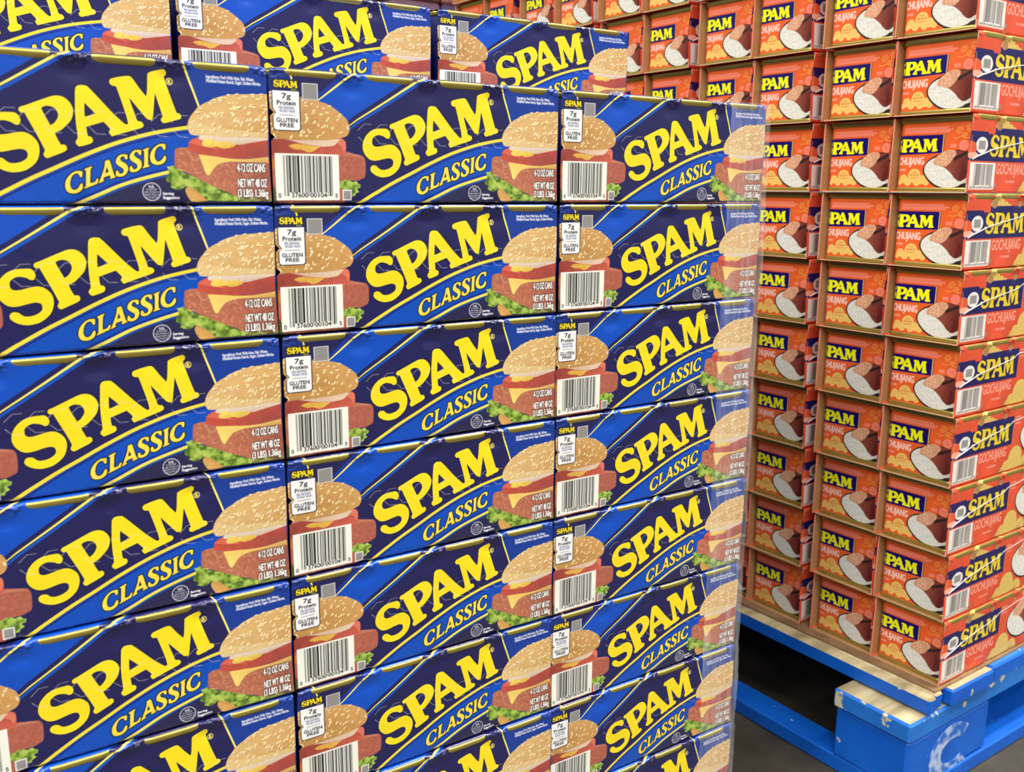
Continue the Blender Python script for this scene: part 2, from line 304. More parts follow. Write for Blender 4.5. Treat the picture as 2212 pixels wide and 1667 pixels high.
class Canvas:
    def __init__(self, u0, v0, w, h, res, ss=2):
        self.u0, self.v0, self.res, self.ss = u0, v0, res, ss
        self.nx = int(round(w / res)) + 1; self.ny = int(round(h / res)) + 1
        self.s = res / ss
        self.shape = (self.ny * ss, self.nx * ss)
        self.a = np.zeros(self.shape + (3,))
        # sample positions: vertex i sits in the middle of its ss block
        self.U = self.u0 + (np.arange(self.nx * ss) - (ss - 1) / 2) * self.s
        self.V = self.v0 + (np.arange(self.ny * ss) - (ss - 1) / 2) * self.s
    def mask(self, *loops):
        d = np.zeros((self.shape[0], self.shape[1] + 1), np.int32)
        for lp in loops:
            P = np.asarray(lp, float)
            x = (P[:, 0] - self.U[0]) / self.s; y = (P[:, 1] - self.V[0]) / self.s
            x2 = np.roll(x, -1); y2 = np.roll(y, -1)
            for xa, ya, xb, yb in zip(x, y, x2, y2):
                if ya == yb: continue
                lo, hi = (ya, yb) if ya < yb else (yb, ya)
                r0 = max(0, math.ceil(lo)); r1 = min(self.shape[0] - 1, math.ceil(hi) - 1)
                if r1 < r0: continue
                rr = np.arange(r0, r1 + 1)
                xx = xa + (rr - ya) * (xb - xa) / (yb - ya)
                ci = np.clip(np.ceil(xx), 0, self.shape[1]).astype(int)
                np.add.at(d, (rr, ci), 1)
        return (np.cumsum(d, 1)[:, :-1] % 2).astype(bool)
    def put(self, m, col, alpha=1.0):
        if callable(col):
            rows = np.where(m.any(1))[0]
            if len(rows) == 0: return
            col = col(self)[m]
        else: col = lin(col)
        self.a[m] = self.a[m] * (1 - alpha) + col * alpha
    def fill(self, loops, col, alpha=1.0):
        if len(np.shape(loops[0])) == 1: loops = [loops]
        self.put(self.mask(*loops), col, alpha)
    def ell(self, cx, cy, rx, ry, col, rot=0.0, alpha=1.0):
        t = np.linspace(0, 2 * math.pi, 24, endpoint=False)
        x = rx * np.cos(t); y = ry * np.sin(t); c, s = math.cos(rot), math.sin(rot)
        self.fill(np.c_[cx + x * c - y * s, cy + x * s + y * c], col, alpha)
    def grow(self, m, r):
        k = max(1, int(round(r / self.s))); out = m.copy()
        for dy in range(-k, k + 1):
            for dx in range(-k, k + 1):
                if dx * dx + dy * dy <= k * k and (dx or dy):
                    sh = np.roll(np.roll(m, dy, 0), dx, 1); out |= sh
        return out
    def text(self, s, x0, x1, y0, y1, col, bold=0.0, slope=0.0, alpha=1.0, outline=None):
        """text fitted into the box x0..x1, y0..y1"""
        V, T = text_tris(s)
        lo = V.min(0); hi = V.max(0)
        W = (V - lo) / (hi - lo); X = x0 + W[:, 0] * (x1 - x0); Y = y0 + W[:, 1] * (y1 - y0) + slope * (X - x0)
        m = np.zeros(self.shape, bool); P = np.c_[X, Y]
        for t in T:
            q = P[t]
            x = (q[:, 0] - self.U[0]) / self.s; y = (q[:, 1] - self.V[0]) / self.s
            a0, a1 = max(0, int(x.min())), min(self.shape[1] - 1, int(x.max()) + 1)
            b0, b1 = max(0, int(y.min())), min(self.shape[0] - 1, int(y.max()) + 1)
            if a1 < a0 or b1 < b0: continue
            gx, gy = np.meshgrid(np.arange(a0, a1 + 1), np.arange(b0, b1 + 1))
            c = [(x[(i + 1) % 3] - x[i]) * (gy - y[i]) - (y[(i + 1) % 3] - y[i]) * (gx - x[i]) for i in range(3)]
            ins = ((c[0] >= 0) & (c[1] >= 0) & (c[2] >= 0)) | ((c[0] <= 0) & (c[1] <= 0) & (c[2] <= 0))
            m[b0:b1 + 1, a0:a1 + 1] |= ins
        if bold: m = self.grow(m, bold)
        if outline: self.put(self.grow(m, outline[1]), outline[0])
        self.put(m, col, alpha)
    def grid(self):
        ss = self.ss
        return self.a.reshape(self.ny, ss, self.nx, ss, 3).mean((1, 3))

A = {k: np.array(v) for k, v in ART.items()}
LET = {'S': [smooth_poly(A['S'])], 'P': [smooth_poly(A['P']), smooth_poly(A['Ph'])],
       'AM': [smooth_poly(A['AM']), smooth_poly(A['Ah'], corner=20)]}
ARC1 = smooth_poly(np.vstack([[(50, -6.5)], A['arc1'], [(190, 47.6)]]), closed=False, n=8)
ARC2 = smooth_poly(np.vstack([[(97, -6.5)], A['arc2'], [(180, 22.5)]]), closed=False, n=8)

def straighten(P):
    """undo the arch of the big word: (distance along the arc, height above it)"""
    seg = np.r_[0, np.cumsum(np.linalg.norm(np.diff(ARC1, axis=0), axis=1))]
    T = np.gradient(ARC1, axis=0); T /= np.linalg.norm(T, axis=1)[:, None]
    out = []
    for q in P:
        i = np.argmin(((ARC1 - q) ** 2).sum(1)); d = q - ARC1[i]
        out.append((seg[i] + d @ T[i], d @ np.array([-T[i][1], T[i][0]])))
    return np.array(out)
STR = {k: [straighten(l) for l in v] for k, v in LET.items()}
_all = np.vstack([l for v in STR.values() for l in v]); _lo, _hi = _all.min(0), _all.max(0)
def word_small(x0, x1, y0, y1):
    """the same word on a straight baseline, fitted to a box; each letter stands on the baseline"""
    res = []
    for k in ('S', 'P', 'AM'):
        lo = STR[k][0].min(0); hi = STR[k][0].max(0)
        for l in STR[k]:
            y = (l[:, 1] - lo[1]) / (hi[1] - lo[1]); x = (l[:, 0] - _lo[0]) / (_hi[0] - _lo[0])
            res.append(np.c_[x0 + x * (x1 - x0), y0 + y * (y1 - y0)])
    return res

def speckle(base, amp, cell, seed, light=None, lth=0.8, lamt=0.5):
    def f(cv):
        n = (vnoise(cv.shape, cell, seed) - 0.5) * 2 * amp + (vnoise(cv.shape, cell * 0.4, seed + 1) - 0.5) * amp
        c = lin(base)[None, None] * (1 + n)[..., None]
        if light is not None:
            k = np.clip((vnoise(cv.shape, cell * 0.7, seed + 2) - lth) / 0.15, 0, 1)[..., None] * lamt
            c = c * (1 - k) + lin(light) * k
        return np.clip(c, 0, 1)
    return f

def shaded(c_left, c_right, c_top, x0, x1, y0, y1, amp, cell, seed):
    """printed photograph tone: left/right colours, a paler upper part, a little grain"""
    def f(cv):
        x = np.clip((cv.U - x0) / (x1 - x0), 0, 1)[None, :, None]; y = np.clip((cv.V - y0) / (y1 - y0), 0, 1)[:, None, None]
        c = lin(c_left) * (1 - x) + lin(c_right) * x
        c = c * (1 - y ** 2) + lin(c_top) * y ** 2
        n = (vnoise(cv.shape, cell, seed) - 0.5) * 2 * amp
        return np.clip(c * (1 + n)[..., None], 0, 1)
    return f

def seeds(cv, poly, n, seed, big=1.0):
    r = random.Random(seed); m = cv.mask(poly)
    lo = poly.min(0); hi = poly.max(0); k = 0; t = 0
    while k < n and t < 4000:
        t += 1
        x = r.uniform(lo[0], hi[0]); y = lo[1] + (hi[1] - lo[1]) * (1 - r.random() ** 1.3 * 0.95)
        ix = int((x - cv.U[0]) / cv.s); iy = int((y - cv.V[0]) / cv.s)
        if not (0 <= ix < cv.shape[1] and 0 <= iy < cv.shape[0]) or not m[iy, ix]: continue
        k += 1
        up = (y - lo[1]) / (hi[1] - lo[1])
        rot = r.uniform(-0.5, 0.5) + (0.25 if up > 0.5 else r.uniform(0.4, 1.6))
        L_ = r.uniform(1.1, 1.75) * big; W_ = r.uniform(0.5, 0.8) * big * (0.75 if up > 0.7 else 1)
        cv.ell(x + 0.22, y - 0.28, L_, W_, (160, 108, 56), rot, 0.65)
        cv.ell(x, y, L_, W_, (236, 208, 150), rot)
        cv.ell(x - 0.15, y + 0.12, L_ * 0.6, W_ * 0.5, (250, 232, 186), rot)

def barcode(cv, x0, x1, y0, y1, digits, guard):
    Lc = ['0001101', '0011001', '0010011', '0111101', '0100011', '0110001', '0101111', '0111011', '0110111', '0001011']
    bits = '101' + ''.join(Lc[int(d)] for d in digits[:6]) + '01010' + ''.join(''.join('1' if c == '0' else '0' for c in Lc[int(d)]) for d in digits[6:]) + '101'
    w = (x1 - x0) / len(bits)
    i = 0
    while i < len(bits):
        if bits[i] == '1':
            j = i
            while j < len(bits) and bits[j] == '1': j += 1
            long = i < 10 or i > len(bits) - 11 or 45 <= i < 50
            b = y0 - (guard if long else 0)
            cv.fill([(x0 + i * w, b), (x0 + j * w, b), (x0 + j * w, y1), (x0 + i * w, y1)], (24, 22, 24))
            i = j
        else: i += 1

# ---- the blue sleeve's front, millimetres: u along the pack, v up the front (runs on over both edges)
UW = 227.0; VB = -5.0; VT = 96.0
def paint_blue():
    cv = Canvas(0, VB, UW, VT - VB, 0.3, 2)
    NAVY = (29, 28, 84); MID = (16, 58, 150); BRIGHT = (0, 75, 188); YEL = (249, 222, 32); PALE = (252, 236, 112)
    cv.a[:] = lin(NAVY)
    cv.fill([(172.3, 96), (175.8, 82.7), (183.6, 58.8), (190, 36), (230, 36), (230, 96)], MID)
    cv.fill([(-1, 96), (10.4, 96), (13.9, 83.7), (15.4, 78.4), (16, 70), (-1, 70)], (15, 44, 122))
    cv.fill([(-1, 96), (-1, 92), (228, 92), (228, 96)], (18, 60, 160))
    # diagonal bright band with its two pale lines
    D1 = np.array([(72.5, 96.6), (57.2, 85.2), (41.9, 73.8), (33.5, 67.7), (27, 63)])
    D2 = np.array([(128.2, 96.2), (104.4, 81.9), (82.4, 68.5), (60.2, 55.2), (53, 50.2)])
    cv.fill(np.vstack([D1, [(30, 52), (48, 47)], D2[::-1]]), BRIGHT)
    cv.fill(stroke(D1, 3.2, 1.6, -1.6), (12, 52, 150)); cv.fill(stroke(D1, 2.0, 0.3, 0.6), PALE)
    cv.fill(stroke(D2, 5.4, 2.4, -1.6), NAVY); cv.fill(stroke(D2, 2.2, 1.2, 1.9), (0, 82, 196)); cv.fill(stroke(D2, 2.0, 0.4, 0), PALE)
    # lower swoosh
    cv.fill(np.vstack([ARC1, ARC2[::-1]]), (0, 75, 184))
    cv.fill(np.vstack([ARC2, [(232, 24), (232, -7), (97, -7)]]), (37, 36, 78))
    cv.fill(stroke(ARC1, 1.0, 1.0, -2.6), (10, 28, 120)); cv.fill(stroke(ARC1, 0.5, 0.5, -1.35), (20, 60, 130))
    cv.fill(stroke(ARC1, 2.2, 2.0, 0), (246, 220, 60))
    cv.fill(stroke(ARC2, 1.2, 1.2, 1.9), (8, 40, 130)); cv.fill(stroke(ARC2, 1.0, 1.0, -1.7), (0, 80, 180))
    cv.fill(stroke(ARC2, 1.9, 1.9, 0), (246, 226, 84))
    cv.fill(stroke(np.array([(172.3, 96), (175.8, 82.7), (183.6, 58.8), (186, 52)]), 1.15), PALE)
    cv.fill(stroke(np.array([(10.4, 96), (13.9, 83.7), (15.4, 78.4)]), 1.0), PALE)
    # big arched word with its thin dark outline
    for k in ('S', 'P', 'AM'):
        m = cv.mask(*LET[k]); cv.put(cv.grow(m, 0.75), (14, 12, 34))
        cv.put(cv.grow(m, 0.15), (255, 240, 120)); cv.put(m, YEL)
    # registered mark
    cv.ell(167.2, 72.3, 2.05, 2.05, (244, 224, 110)); cv.ell(167.2, 72.3, 1.6, 1.6, NAVY)
    cv.text('R', 166.45, 168.0, 71.2, 73.4, (244, 224, 110), 0.12)
    # second word
    for k in ('c1', 'l', 'a', 's1', 's2', 'i', 'c2'):
        lp = [smooth_poly(A[k], n=4, corner=50)] + ([A['ah']] if k == 'a' else [])
        m = cv.mask(*lp); cv.put(cv.grow(m, 0.7), (16, 20, 50)); cv.put(m, (250, 222, 78))
    # inspection mark and its small print
    cv.ell(152.5, 7.2, 5.5, 5.5, (206, 208, 220)); cv.ell(152.5, 7.2, 5.0, 5.0, (37, 36, 78))
    W2 = (206, 208, 220)
    cv.text('U.S.', 150.9, 154.1, 9.7, 11.1, W2, 0.08)
    cv.text('INSPECTED', 149.4, 155.6, 8.1, 9.1, W2, 0); cv.text('AND PASSED BY', 148.0, 157.0, 6.5, 7.5, W2, 0)
    cv.text('DEPARTMENT OF', 148.0, 157.0, 4.9, 5.9, W2, 0); cv.text('AGRICULTURE', 148.9, 156.1, 3.3, 4.3, W2, 0)
    cv.text('Serving', 159.0, 165.4, 5.0, 6.9, (225, 225, 232), 0.12); cv.text('Suggestion', 159.0, 168.7, 2.5, 4.6, (225, 225, 232), 0.12)
    # ---- sandwich photograph at the right end
    sm = lambda k, c=60: smooth_poly(A[k], n=4, corner=c)
    def put(k, col): cv.fill(sm(k), col)
    # rims of the sandwich fade into a thin pale edge
    m = cv.mask(sm('letR'))
    def lettuce(seed):
        def f(c):
            n = vnoise(c.shape, 14, seed); n2 = vnoise(c.shape, 6, seed + 1); n3 = vnoise(c.shape, 30, seed + 3)
            k = np.clip(0.55 + (n - 0.5) * 1.2 + (n2 - 0.5) * 0.35 + (n3 - 0.5) * 0.8, 0, 1)[..., None]
            d = lin((78, 104, 36)); l = lin((178, 200, 92)); mid = lin((132, 166, 62))
            return np.where(k < 0.5, d + (mid - d) * k * 2, mid + (l - mid) * (k - 0.5) * 2)
        return f
    put('lbunR', shaded((226, 178, 104), (196, 140, 72), (190, 138, 70), 172, 190, 1, 11, 0.10, 12, 5))
    put('letR', lettuce(21))
    put('patR', speckle((180, 106, 80), 0.12, 12, 31, (218, 158, 124), 0.62, 0.45))
    put('tomR', shaded((198, 84, 64), (154, 74, 70), (188, 72, 58), 176, 228, 24, 42, 0.10, 16, 41))
    cv.fill(smooth_poly([(176, 37), (181, 39.6), (186, 40), (184, 37.5), (195, 33), (184, 34.8), (178, 36.4)], n=4), (226, 112, 88), 0.7)
    put('mayoR', shaded((222, 198, 170), (206, 178, 156), (232, 218, 200), 183, 226, 36, 42, 0.06, 10, 51))
    put('musR', shaded((236, 206, 92), (226, 180, 72), (240, 216, 104), 184, 204, 33, 39, 0.10, 8, 61))
    put('cheR', shaded((244, 222, 122), (206, 130, 78), (242, 206, 110), 184, 222, 13, 28, 0.05, 14, 71))
    # the lower right corner of the photograph is darker behind the lettering
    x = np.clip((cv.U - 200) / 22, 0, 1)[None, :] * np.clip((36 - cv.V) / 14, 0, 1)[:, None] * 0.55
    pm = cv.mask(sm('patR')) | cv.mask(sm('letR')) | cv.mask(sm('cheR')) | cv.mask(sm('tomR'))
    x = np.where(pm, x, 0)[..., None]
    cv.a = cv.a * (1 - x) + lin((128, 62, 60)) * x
    bunR = sm('bunR')
    put('bunR', shaded((224, 186, 124), (200, 154, 92), (218, 180, 118), 176, 224, 41, 72, 0.07, 14, 81))
    cv.fill(smooth_poly([(176.3, 45), (178, 50), (186, 48), (200, 46), (226, 44), (226, 41.6), (200, 41.2), (184, 41.4), (178, 41.6)], n=4), (226, 198, 140), 0.8)
    seeds(cv, bunR, 105, 5)
    # weights
    for s, x0, x1, y0, y1 in (('4-12 OZ CANS', 205.6, 223.6, 19.9, 25.0), ('NET WT 48 OZ', 205.6, 224.4, 10.4, 15.5), ('(3 LBS) 1.36kg', 205.2, 224.9, 2.7, 9.0)):
        cv.text(s, x0, x1, y0, y1, (244, 242, 236), 0.16, outline=((60, 30, 34), 0.38))
    cv.text('Ingredients: Pork With Ham, Salt, Water,', 189.2, 219.2, 75.0, 77.6, (200, 206, 226), 0.05)
    cv.text('Modified Potato Starch, Sugar, Sodium Nitrite.', 189.2, 223.3, 72.6, 75.2, (200, 206, 226), 0.05)
    # ---- sandwich photograph at the left end, with the label and the bar code over it
    put('patL', speckle((172, 94, 76), 0.10, 12, 131, (200, 134, 108), 0.68, 0.35))
    cv.fill(smooth_poly([(46, 32.5), (52, 33.6), (60.5, 32.3), (62, 30.4), (54, 31.6), (47, 31.4)], n=4), (196, 128, 104), 0.7)
    put('letL', lettuce(121))
    cv.fill([(0, 0), (2.6, 0), (3.4, 5), (0, 12)], (70, 84, 36))
    cv.fill([(0, 22), (5, 23), (5, 28), (0, 28)], (196, 112, 44))
    put('tomL', shaded((140, 58, 50), (212, 102, 82), (162, 68, 58), 0, 50, 24, 44, 0.12, 14, 141))
    cv.fill(smooth_poly([(45, 41), (48, 43), (51, 41), (51.4, 37), (50, 33), (48.6, 37), (46, 39)], n=4), (232, 128, 104), 0.7)
    put('mayoL', shaded((200, 150, 126), (226, 204, 178), (212, 186, 160), 0, 46, 36, 44, 0.06, 10, 151))
    put('musL', shaded((206, 152, 62), (226, 184, 80), (222, 176, 74), 11, 34, 33, 38, 0.08, 10, 161))
    bunL = sm('bunL')
    put('bunL', shaded((174, 126, 66), (206, 156, 92), (212, 166, 104), 0, 56, 42, 70, 0.08, 14, 171))
    cv.fill(smooth_poly([(0, 46), (20, 44.4), (40, 44.6), (52, 47), (54, 49), (50, 44.5), (40, 42.6), (20, 41.8), (0, 41.6)], n=4), (196, 150, 82), 0.6)
    seeds(cv, bunL, 80, 9, 0.95)
    # claim label with rounded lower corners
    def rrect(x0, x1, y0, y1, r):
        t = np.linspace(0, math.pi / 2, 6)
        return np.vstack([[(x0, y1), (x1, y1)], np.c_[x1 - r + r * np.cos(t), y0 + r - r * np.sin(t)], np.c_[x0 + r - r * np.sin(t), y0 + r - r * np.cos(t)]])
    cv.fill(rrect(1.6, 20.5, 46.1, 71.0, 2.0), (26, 24, 44)); cv.fill(rrect(2.3, 19.8, 46.8, 71.0, 1.6), (240, 240, 240))
    INK = (30, 28, 48); GREY = (150, 154, 176)
    cv.text('7g', 8.4, 14.2, 65.3, 69.5, INK, 0.16); cv.text('Protein', 4.9, 17.4, 62.3, 65.0, INK, 0.15)
    cv.text('PER SERVING', 6.0, 16.2, 59.8, 61.5, GREY, 0.05); cv.text('14% DAILY VALUE', 5.7, 16.7, 57.8, 59.3, GREY, 0.05)
    cv.fill([(5.8, 55.9), (16.5, 55.9), (16.5, 56.3), (5.8, 56.3)], (120, 122, 130))
    cv.text('GLUTEN', 4.1, 18.1, 51.6, 54.2, INK, 0.15); cv.text('FREE', 6.5, 15.7, 48.5, 51.0, INK, 0.15)
    # small word above the label
    wl = word_small(3.1, 19.1, 73.2, 77.6)
    cv.fill([(1.5, 71.0), (20.5, 71.0), (20.5, 78.4), (1.5, 78.4)], (29, 28, 70), 0.8)
    m = cv.mask(wl[0]) | cv.mask(*wl[1:3]) | cv.mask(*wl[3:])
    cv.put(cv.grow(m, 0.55), (12, 10, 26)); cv.put(m, YEL)
    fine_print(cv, 14.6, 18.4, 71.6, 72.7, (132, 132, 52), 10)
    # plain pale squares where the codes are printed
    cv.fill([(21.9, 66.2), (32.8, 66.2), (32.8, 76.8), (21.9, 76.8)], (196, 196, 192)); cv.fill([(22.6, 66.9), (32.1, 66.9), (32.1, 76.1), (22.6, 76.1)], (142, 140, 138))
    cv.fill([(48.2, 2.0), (54.9, 2.0), (54.9, 9.1), (48.2, 9.1)], (236, 234, 228)); cv.fill([(48.9, 2.7), (54.2, 2.7), (54.2, 8.4), (48.9, 8.4)], (150, 148, 148))
    # bar code
    cv.fill([(2.0, 2.0), (46.0, 2.0), (46.0, 32.0), (2.0, 32.0)], (240, 240, 230))
    barcode(cv, 7.3, 41.3, 7.2, 30.8, '037600001045', 2.4)
    cv.fill([(12.0, 3.6), (24.0, 3.6), (24.0, 7.0), (12.0, 7.0)], (240, 240, 230)); cv.fill([(25.2, 3.6), (37.2, 3.6), (37.2, 7.0), (25.2, 7.0)], (240, 240, 230))
    for s, x0, x1, y0, y1 in (('0', 3.4, 5.2, 3.6, 6.4), ('37600', 12.4, 23.8, 3.9, 7.0), ('00104', 25.4, 37.0, 3.9, 7.0), ('5', 43.0, 44.6, 3.9, 6.4)):
        cv.text(s, x0, x1, y0, y1, (62, 58, 62), 0.05)
    # cut lines of the tear strip: white paper edges and emboss highlights, both painted in pale
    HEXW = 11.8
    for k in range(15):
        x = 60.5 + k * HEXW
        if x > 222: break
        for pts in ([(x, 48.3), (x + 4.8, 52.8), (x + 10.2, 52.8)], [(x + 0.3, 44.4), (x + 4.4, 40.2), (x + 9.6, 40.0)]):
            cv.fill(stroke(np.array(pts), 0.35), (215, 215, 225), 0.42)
    return cv

def fold(s):
    """profile of a sleeve edge to edge: s mm up the front -> (y inward, z), rounded over both long edges"""
    R1, R2, HT = 2.6, 2.2, 85.6
    s = np.asarray(s, float); y = np.zeros_like(s); z = s.copy()
    a = s > HT - R1
    t = np.minimum((s - (HT - R1)) / R1, math.pi / 2)
    y = np.where(a, R1 - R1 * np.cos(t) + np.maximum(0, s - (HT - R1) - R1 * math.pi / 2), y)
    z = np.where(a, HT - R1 + R1 * np.sin(t), z)
    b = s < R2
    t = np.minimum((R2 - s) / R2, math.pi / 2)
    y = np.where(b, R2 - R2 * np.cos(t) + np.maximum(0, (R2 - s) - R2 * math.pi / 2), y)
    z = np.where(b, R2 - R2 * np.sin(t), z)
    return y, z

PD = 96.0     # depth of a pack
def sleeve_mesh(name, cv, mat, seed, edge, rest_col, inner=None, one_end=False):
    """the printed front as a grid bent round the long edges, plus the plain top, back and bottom panels"""
    g = cv.grid(); ny, nx = g.shape[:2]
    u = cv.u0 + np.arange(nx) * cv.res; s = cv.v0 + np.arange(ny) * cv.res
    y, z = fold(s)
    U, S = np.meshgrid(u, s)
    Y = np.repeat(y[:, None], nx, 1); Z = np.repeat(z[:, None], nx, 1)
    # board pulled in between the cans, crumpled along the upper edge, almost flat elsewhere
    W = u[-1] - u[0]; pitch = W / 4
    dent = np.zeros_like(U)
    for k in (1, 2, 3):
        dent += np.exp(-((U - u[0] - k * pitch) / 8) ** 2) * np.exp(-((S - 74) / 5.0) ** 2) * 0.9
        dent -= np.exp(-((U - u[0] - k * pitch) / 9.5) ** 6) * np.exp(-((S - 86) / 5.0) ** 2) * 1.3
        dent += np.exp(-((U - u[0] - k * pitch) / 5.5) ** 2) * np.exp(-((S + 1) / 5.0) ** 2) * 1.0
        dent += np.exp(-((U - u[0] - k * pitch) / 9) ** 2) * 0.25
    for e in (u[0], u[-1]):
        dent += np.exp(-((U - e) / 3.0) ** 2) * np.exp(-((S - 88) / 5.0) ** 2) * 1.2
    c = 1 / cv.res
    btw = np.zeros_like(U)
    for k in range(5): btw += np.exp(-((U - u[0] - k * pitch) / 8.5) ** 6)
    n1 = vnoise((ny, nx), 3.2 * c, seed) - 0.5; n2 = vnoise((ny, nx), 1.7 * c, seed + 1) - 0.5; n3 = vnoise((ny, nx), 26 * c, seed + 2) - 0.5
    topw = np.clip((S - 78) / 5, 0, 1) * (0.12 + 0.88 * btw); botw = np.clip((3 - S) / 4, 0, 1)
    rough = topw * (n1 * 1.9 + n2 * 1.6) + botw * (n1 * 0.8 + n2 * 0.5) + n3 * 0.7
    front = S <= 83
    Y = Y + dent + rough * np.where(front, 1, 0.5)
    Z = Z - np.where(~front, 1, 0) * (np.abs(dent) * 0.45 + topw * np.abs(n1) * 1.0)
    if edge is not None:        # cut profile of the open ends
        f = np.clip((S - 0) / 85, 0, 1)
        e0 = edge(S); wl = np.clip(1 - (U - u[0]) / 10.0, 0, 1); wr = np.clip(1 - (u[-1] - U) / 10.0, 0, 1)
        U = U + e0 * wl - (0 if one_end else e0) * wr
    V = np.c_[U.ravel() - W / 2 - u[0], Y.ravel() - PD / 2, Z.ravel()] * 0.001
    i = np.arange(ny * nx).reshape(ny, nx)
    q = np.stack([i[:-1, :-1], i[:-1, 1:], i[1:, 1:], i[1:, :-1]], -1).reshape(-1, 4)
    cols = g.reshape(-1, 3)
    # plain panels: top (from the fold to the back), back, bottom
    yt = float(y[-1]); yb = float(y[0]); x0, x1 = -W / 2, W / 2
    R = 3.0; D = PD
    base = len(V); ev = []; eq = []; ec = []
    def panel(a, b, xl_a, xl_b, col, xr=None):
        # one strip of board between the profile points a and b (y, z), from its own left end to the right end
        k = base + len(ev); r = x1 if xr is None else xr
        ev.extend([(xl_a, a[0] - D / 2, a[1]), (r, a[0] - D / 2, a[1]), (r, b[0] - D / 2, b[1]), (xl_b, b[0] - D / 2, b[1])])
        eq.append((k, k + 1, k + 2, k + 3)); ec.extend([col] * 4)
    op = inner is not None
    xt, xf, xb = (x0 + 9.0, x0 - 3.4, x0 - 1.0) if op else (x0, x0, x0)      # upper, far and lower panels of an open end
    panel((yt, 85.3), (D - R, 85.3), xt, xt, rest_col); panel((D - R, 85.3), (D, 85.3 - R), xt, xf, rest_col)
    panel((D, 85.3 - R), (D, R), xf, xf, rest_col); panel((D, R), (D - R, 0.2), xf, xb, rest_col); panel((D - R, 0.2), (yb, 0.2), xb, xb, rest_col)
    if op:                      # inside of the board, one board thickness in, and its pale cut edges round the open end
        t = 0.7; xn = x0 - 2.4
        panel((t, 1.0), (t, 84.0), xn, xn + 1.5, inner); panel((t, 85.2 - t), (D - t, 85.2 - t), x0 + 8.0, x0 + 8.0, inner)
        panel((D - t, 84.0), (D - t, t), xf + 1.5, xf, inner); panel((D - t, t), (t, t), xb, xb, inner)
        PALE_EDGE = (244, 176, 150)
        panel((0.0, 1.0), (0.0, 84.0), xn - 0.15, xn + 1.3, PALE_EDGE, xn + 1.4); panel((0.0, 1.0), (1.1, 1.0), xn - 0.1, xn - 0.1, PALE_EDGE, xn)
        for (qa, qb, xx, cc) in (((0.0, 0.0), (1.1, 84.5), xn, PALE_EDGE), ((D - 1.1, 0.0), (D, 84.5), xf, PALE_EDGE), ((0.0, 0.0), (D, 1.1), xb, (232, 192, 146))):
            k = base + len(ev); tilt = 1.5 if qb[1] > 10 else 0
            ev.extend([(xx - 0.1, qa[0] - D / 2, qa[1]), (xx - 0.1, qb[0] - D / 2, qa[1]), (xx - 0.1 + tilt, qb[0] - D / 2, qb[1]), (xx - 0.1 + tilt, qa[0] - D / 2, qb[1])])
            eq.append((k, k + 1, k + 2, k + 3)); ec.extend([cc] * 4)
    ecol = np.array([lin(c) for c in ec])
    V = np.vstack([V, np.array(ev) * 0.001]); cols = np.vstack([cols, ecol])
    me = mesh_np(name, V, np.vstack([q, np.array(eq)]), mat, cols)
    return me

def round_rect(w, d, r, n=6):
    pts = []
    for cx, cy, a0 in ((w / 2 - r, d / 2 - r, 0), (-w / 2 + r, d / 2 - r, 90), (-w / 2 + r, -d / 2 + r, 180), (w / 2 - r, -d / 2 + r, 270)):
        for k in range(n + 1):
            a = math.radians(a0 + 90 * k / n); pts.append((cx + r * math.cos(a), cy + r * math.sin(a)))
    return pts

def loft(bm, rings, cap_bottom=True, cap_top=True):
    vs = [[bm.verts.new(Vector(p) * 0.001) for p in ring] for ring in rings]
    for a, b in zip(vs[:-1], vs[1:]):
        for k in range(len(a)):
            bm.faces.new((a[k], a[(k + 1) % len(a)], b[(k + 1) % len(b)], b[k]))
    if cap_bottom: bm.faces.new(vs[0][::-1])
    if cap_top: bm.faces.new(vs[-1])

def ring(w, d, r, z, n=6): return [(x, y, z) for x, y in round_rect(w, d, r, n)]

CW, CD = 55.6, 93.0      # can: 55.6 mm along the pack, 93 mm deep
def can_body(name, mat, r=13):
    bm = bmesh.new(); loft(bm, [ring(CW - 1.4, CD - 1.4, r, 3.0), ring(CW - 1.4, CD - 1.4, r, 81.0)])
    return mesh_bm(name, bm, mat, True)
def can_rims(name, mat, out, htop, q=0.0, big=0.0):
    """rolled seam of the top end and the recessed lid"""
    bm = bmesh.new()
    w, d = CW + 2 * out[0], CD + 2 * out[1]
    zt = 84.8 if q == 0 else 85.5
    q -= big
    loft(bm, [ring(w - 2.0, d - 2.0, 13 - q, zt - htop), ring(w - 0.6, d - 0.6, 13.6 - q, zt - htop + 1.6), ring(w, d, 13.6 - q, zt - htop * 0.45), ring(w, d, 13.6 - q, zt - 1.2), ring(w - 1.2, d - 1.2, 13.2 - q, zt),
              ring(w - 4.0, d - 4.0, 12 - q, zt - 0.1), ring(w - 5.0, d - 5.0, 11.5 - q, zt - 3.0)], cap_bottom=True)
    return mesh_bm(name, bm, mat, True)
def can_base(name, mat, out, hbot):
    bm = bmesh.new(); w, d = CW + 2 * out[0], CD + 2 * out[1]; zb = 0.9
    loft(bm, [ring(w - 5.0, d - 5.0, 7, zb + 1.5), ring(w - 2.4, d - 2.4, 8.5, zb), ring(w - 1.0, d - 1.0, 9, zb + 0.6), ring(w - 1.0, d - 1.0, 9, zb + hbot - 0.5), ring(w - 2.2, d - 2.2, 8.5, zb + hbot)])
    return mesh_bm(name, bm, mat, True)

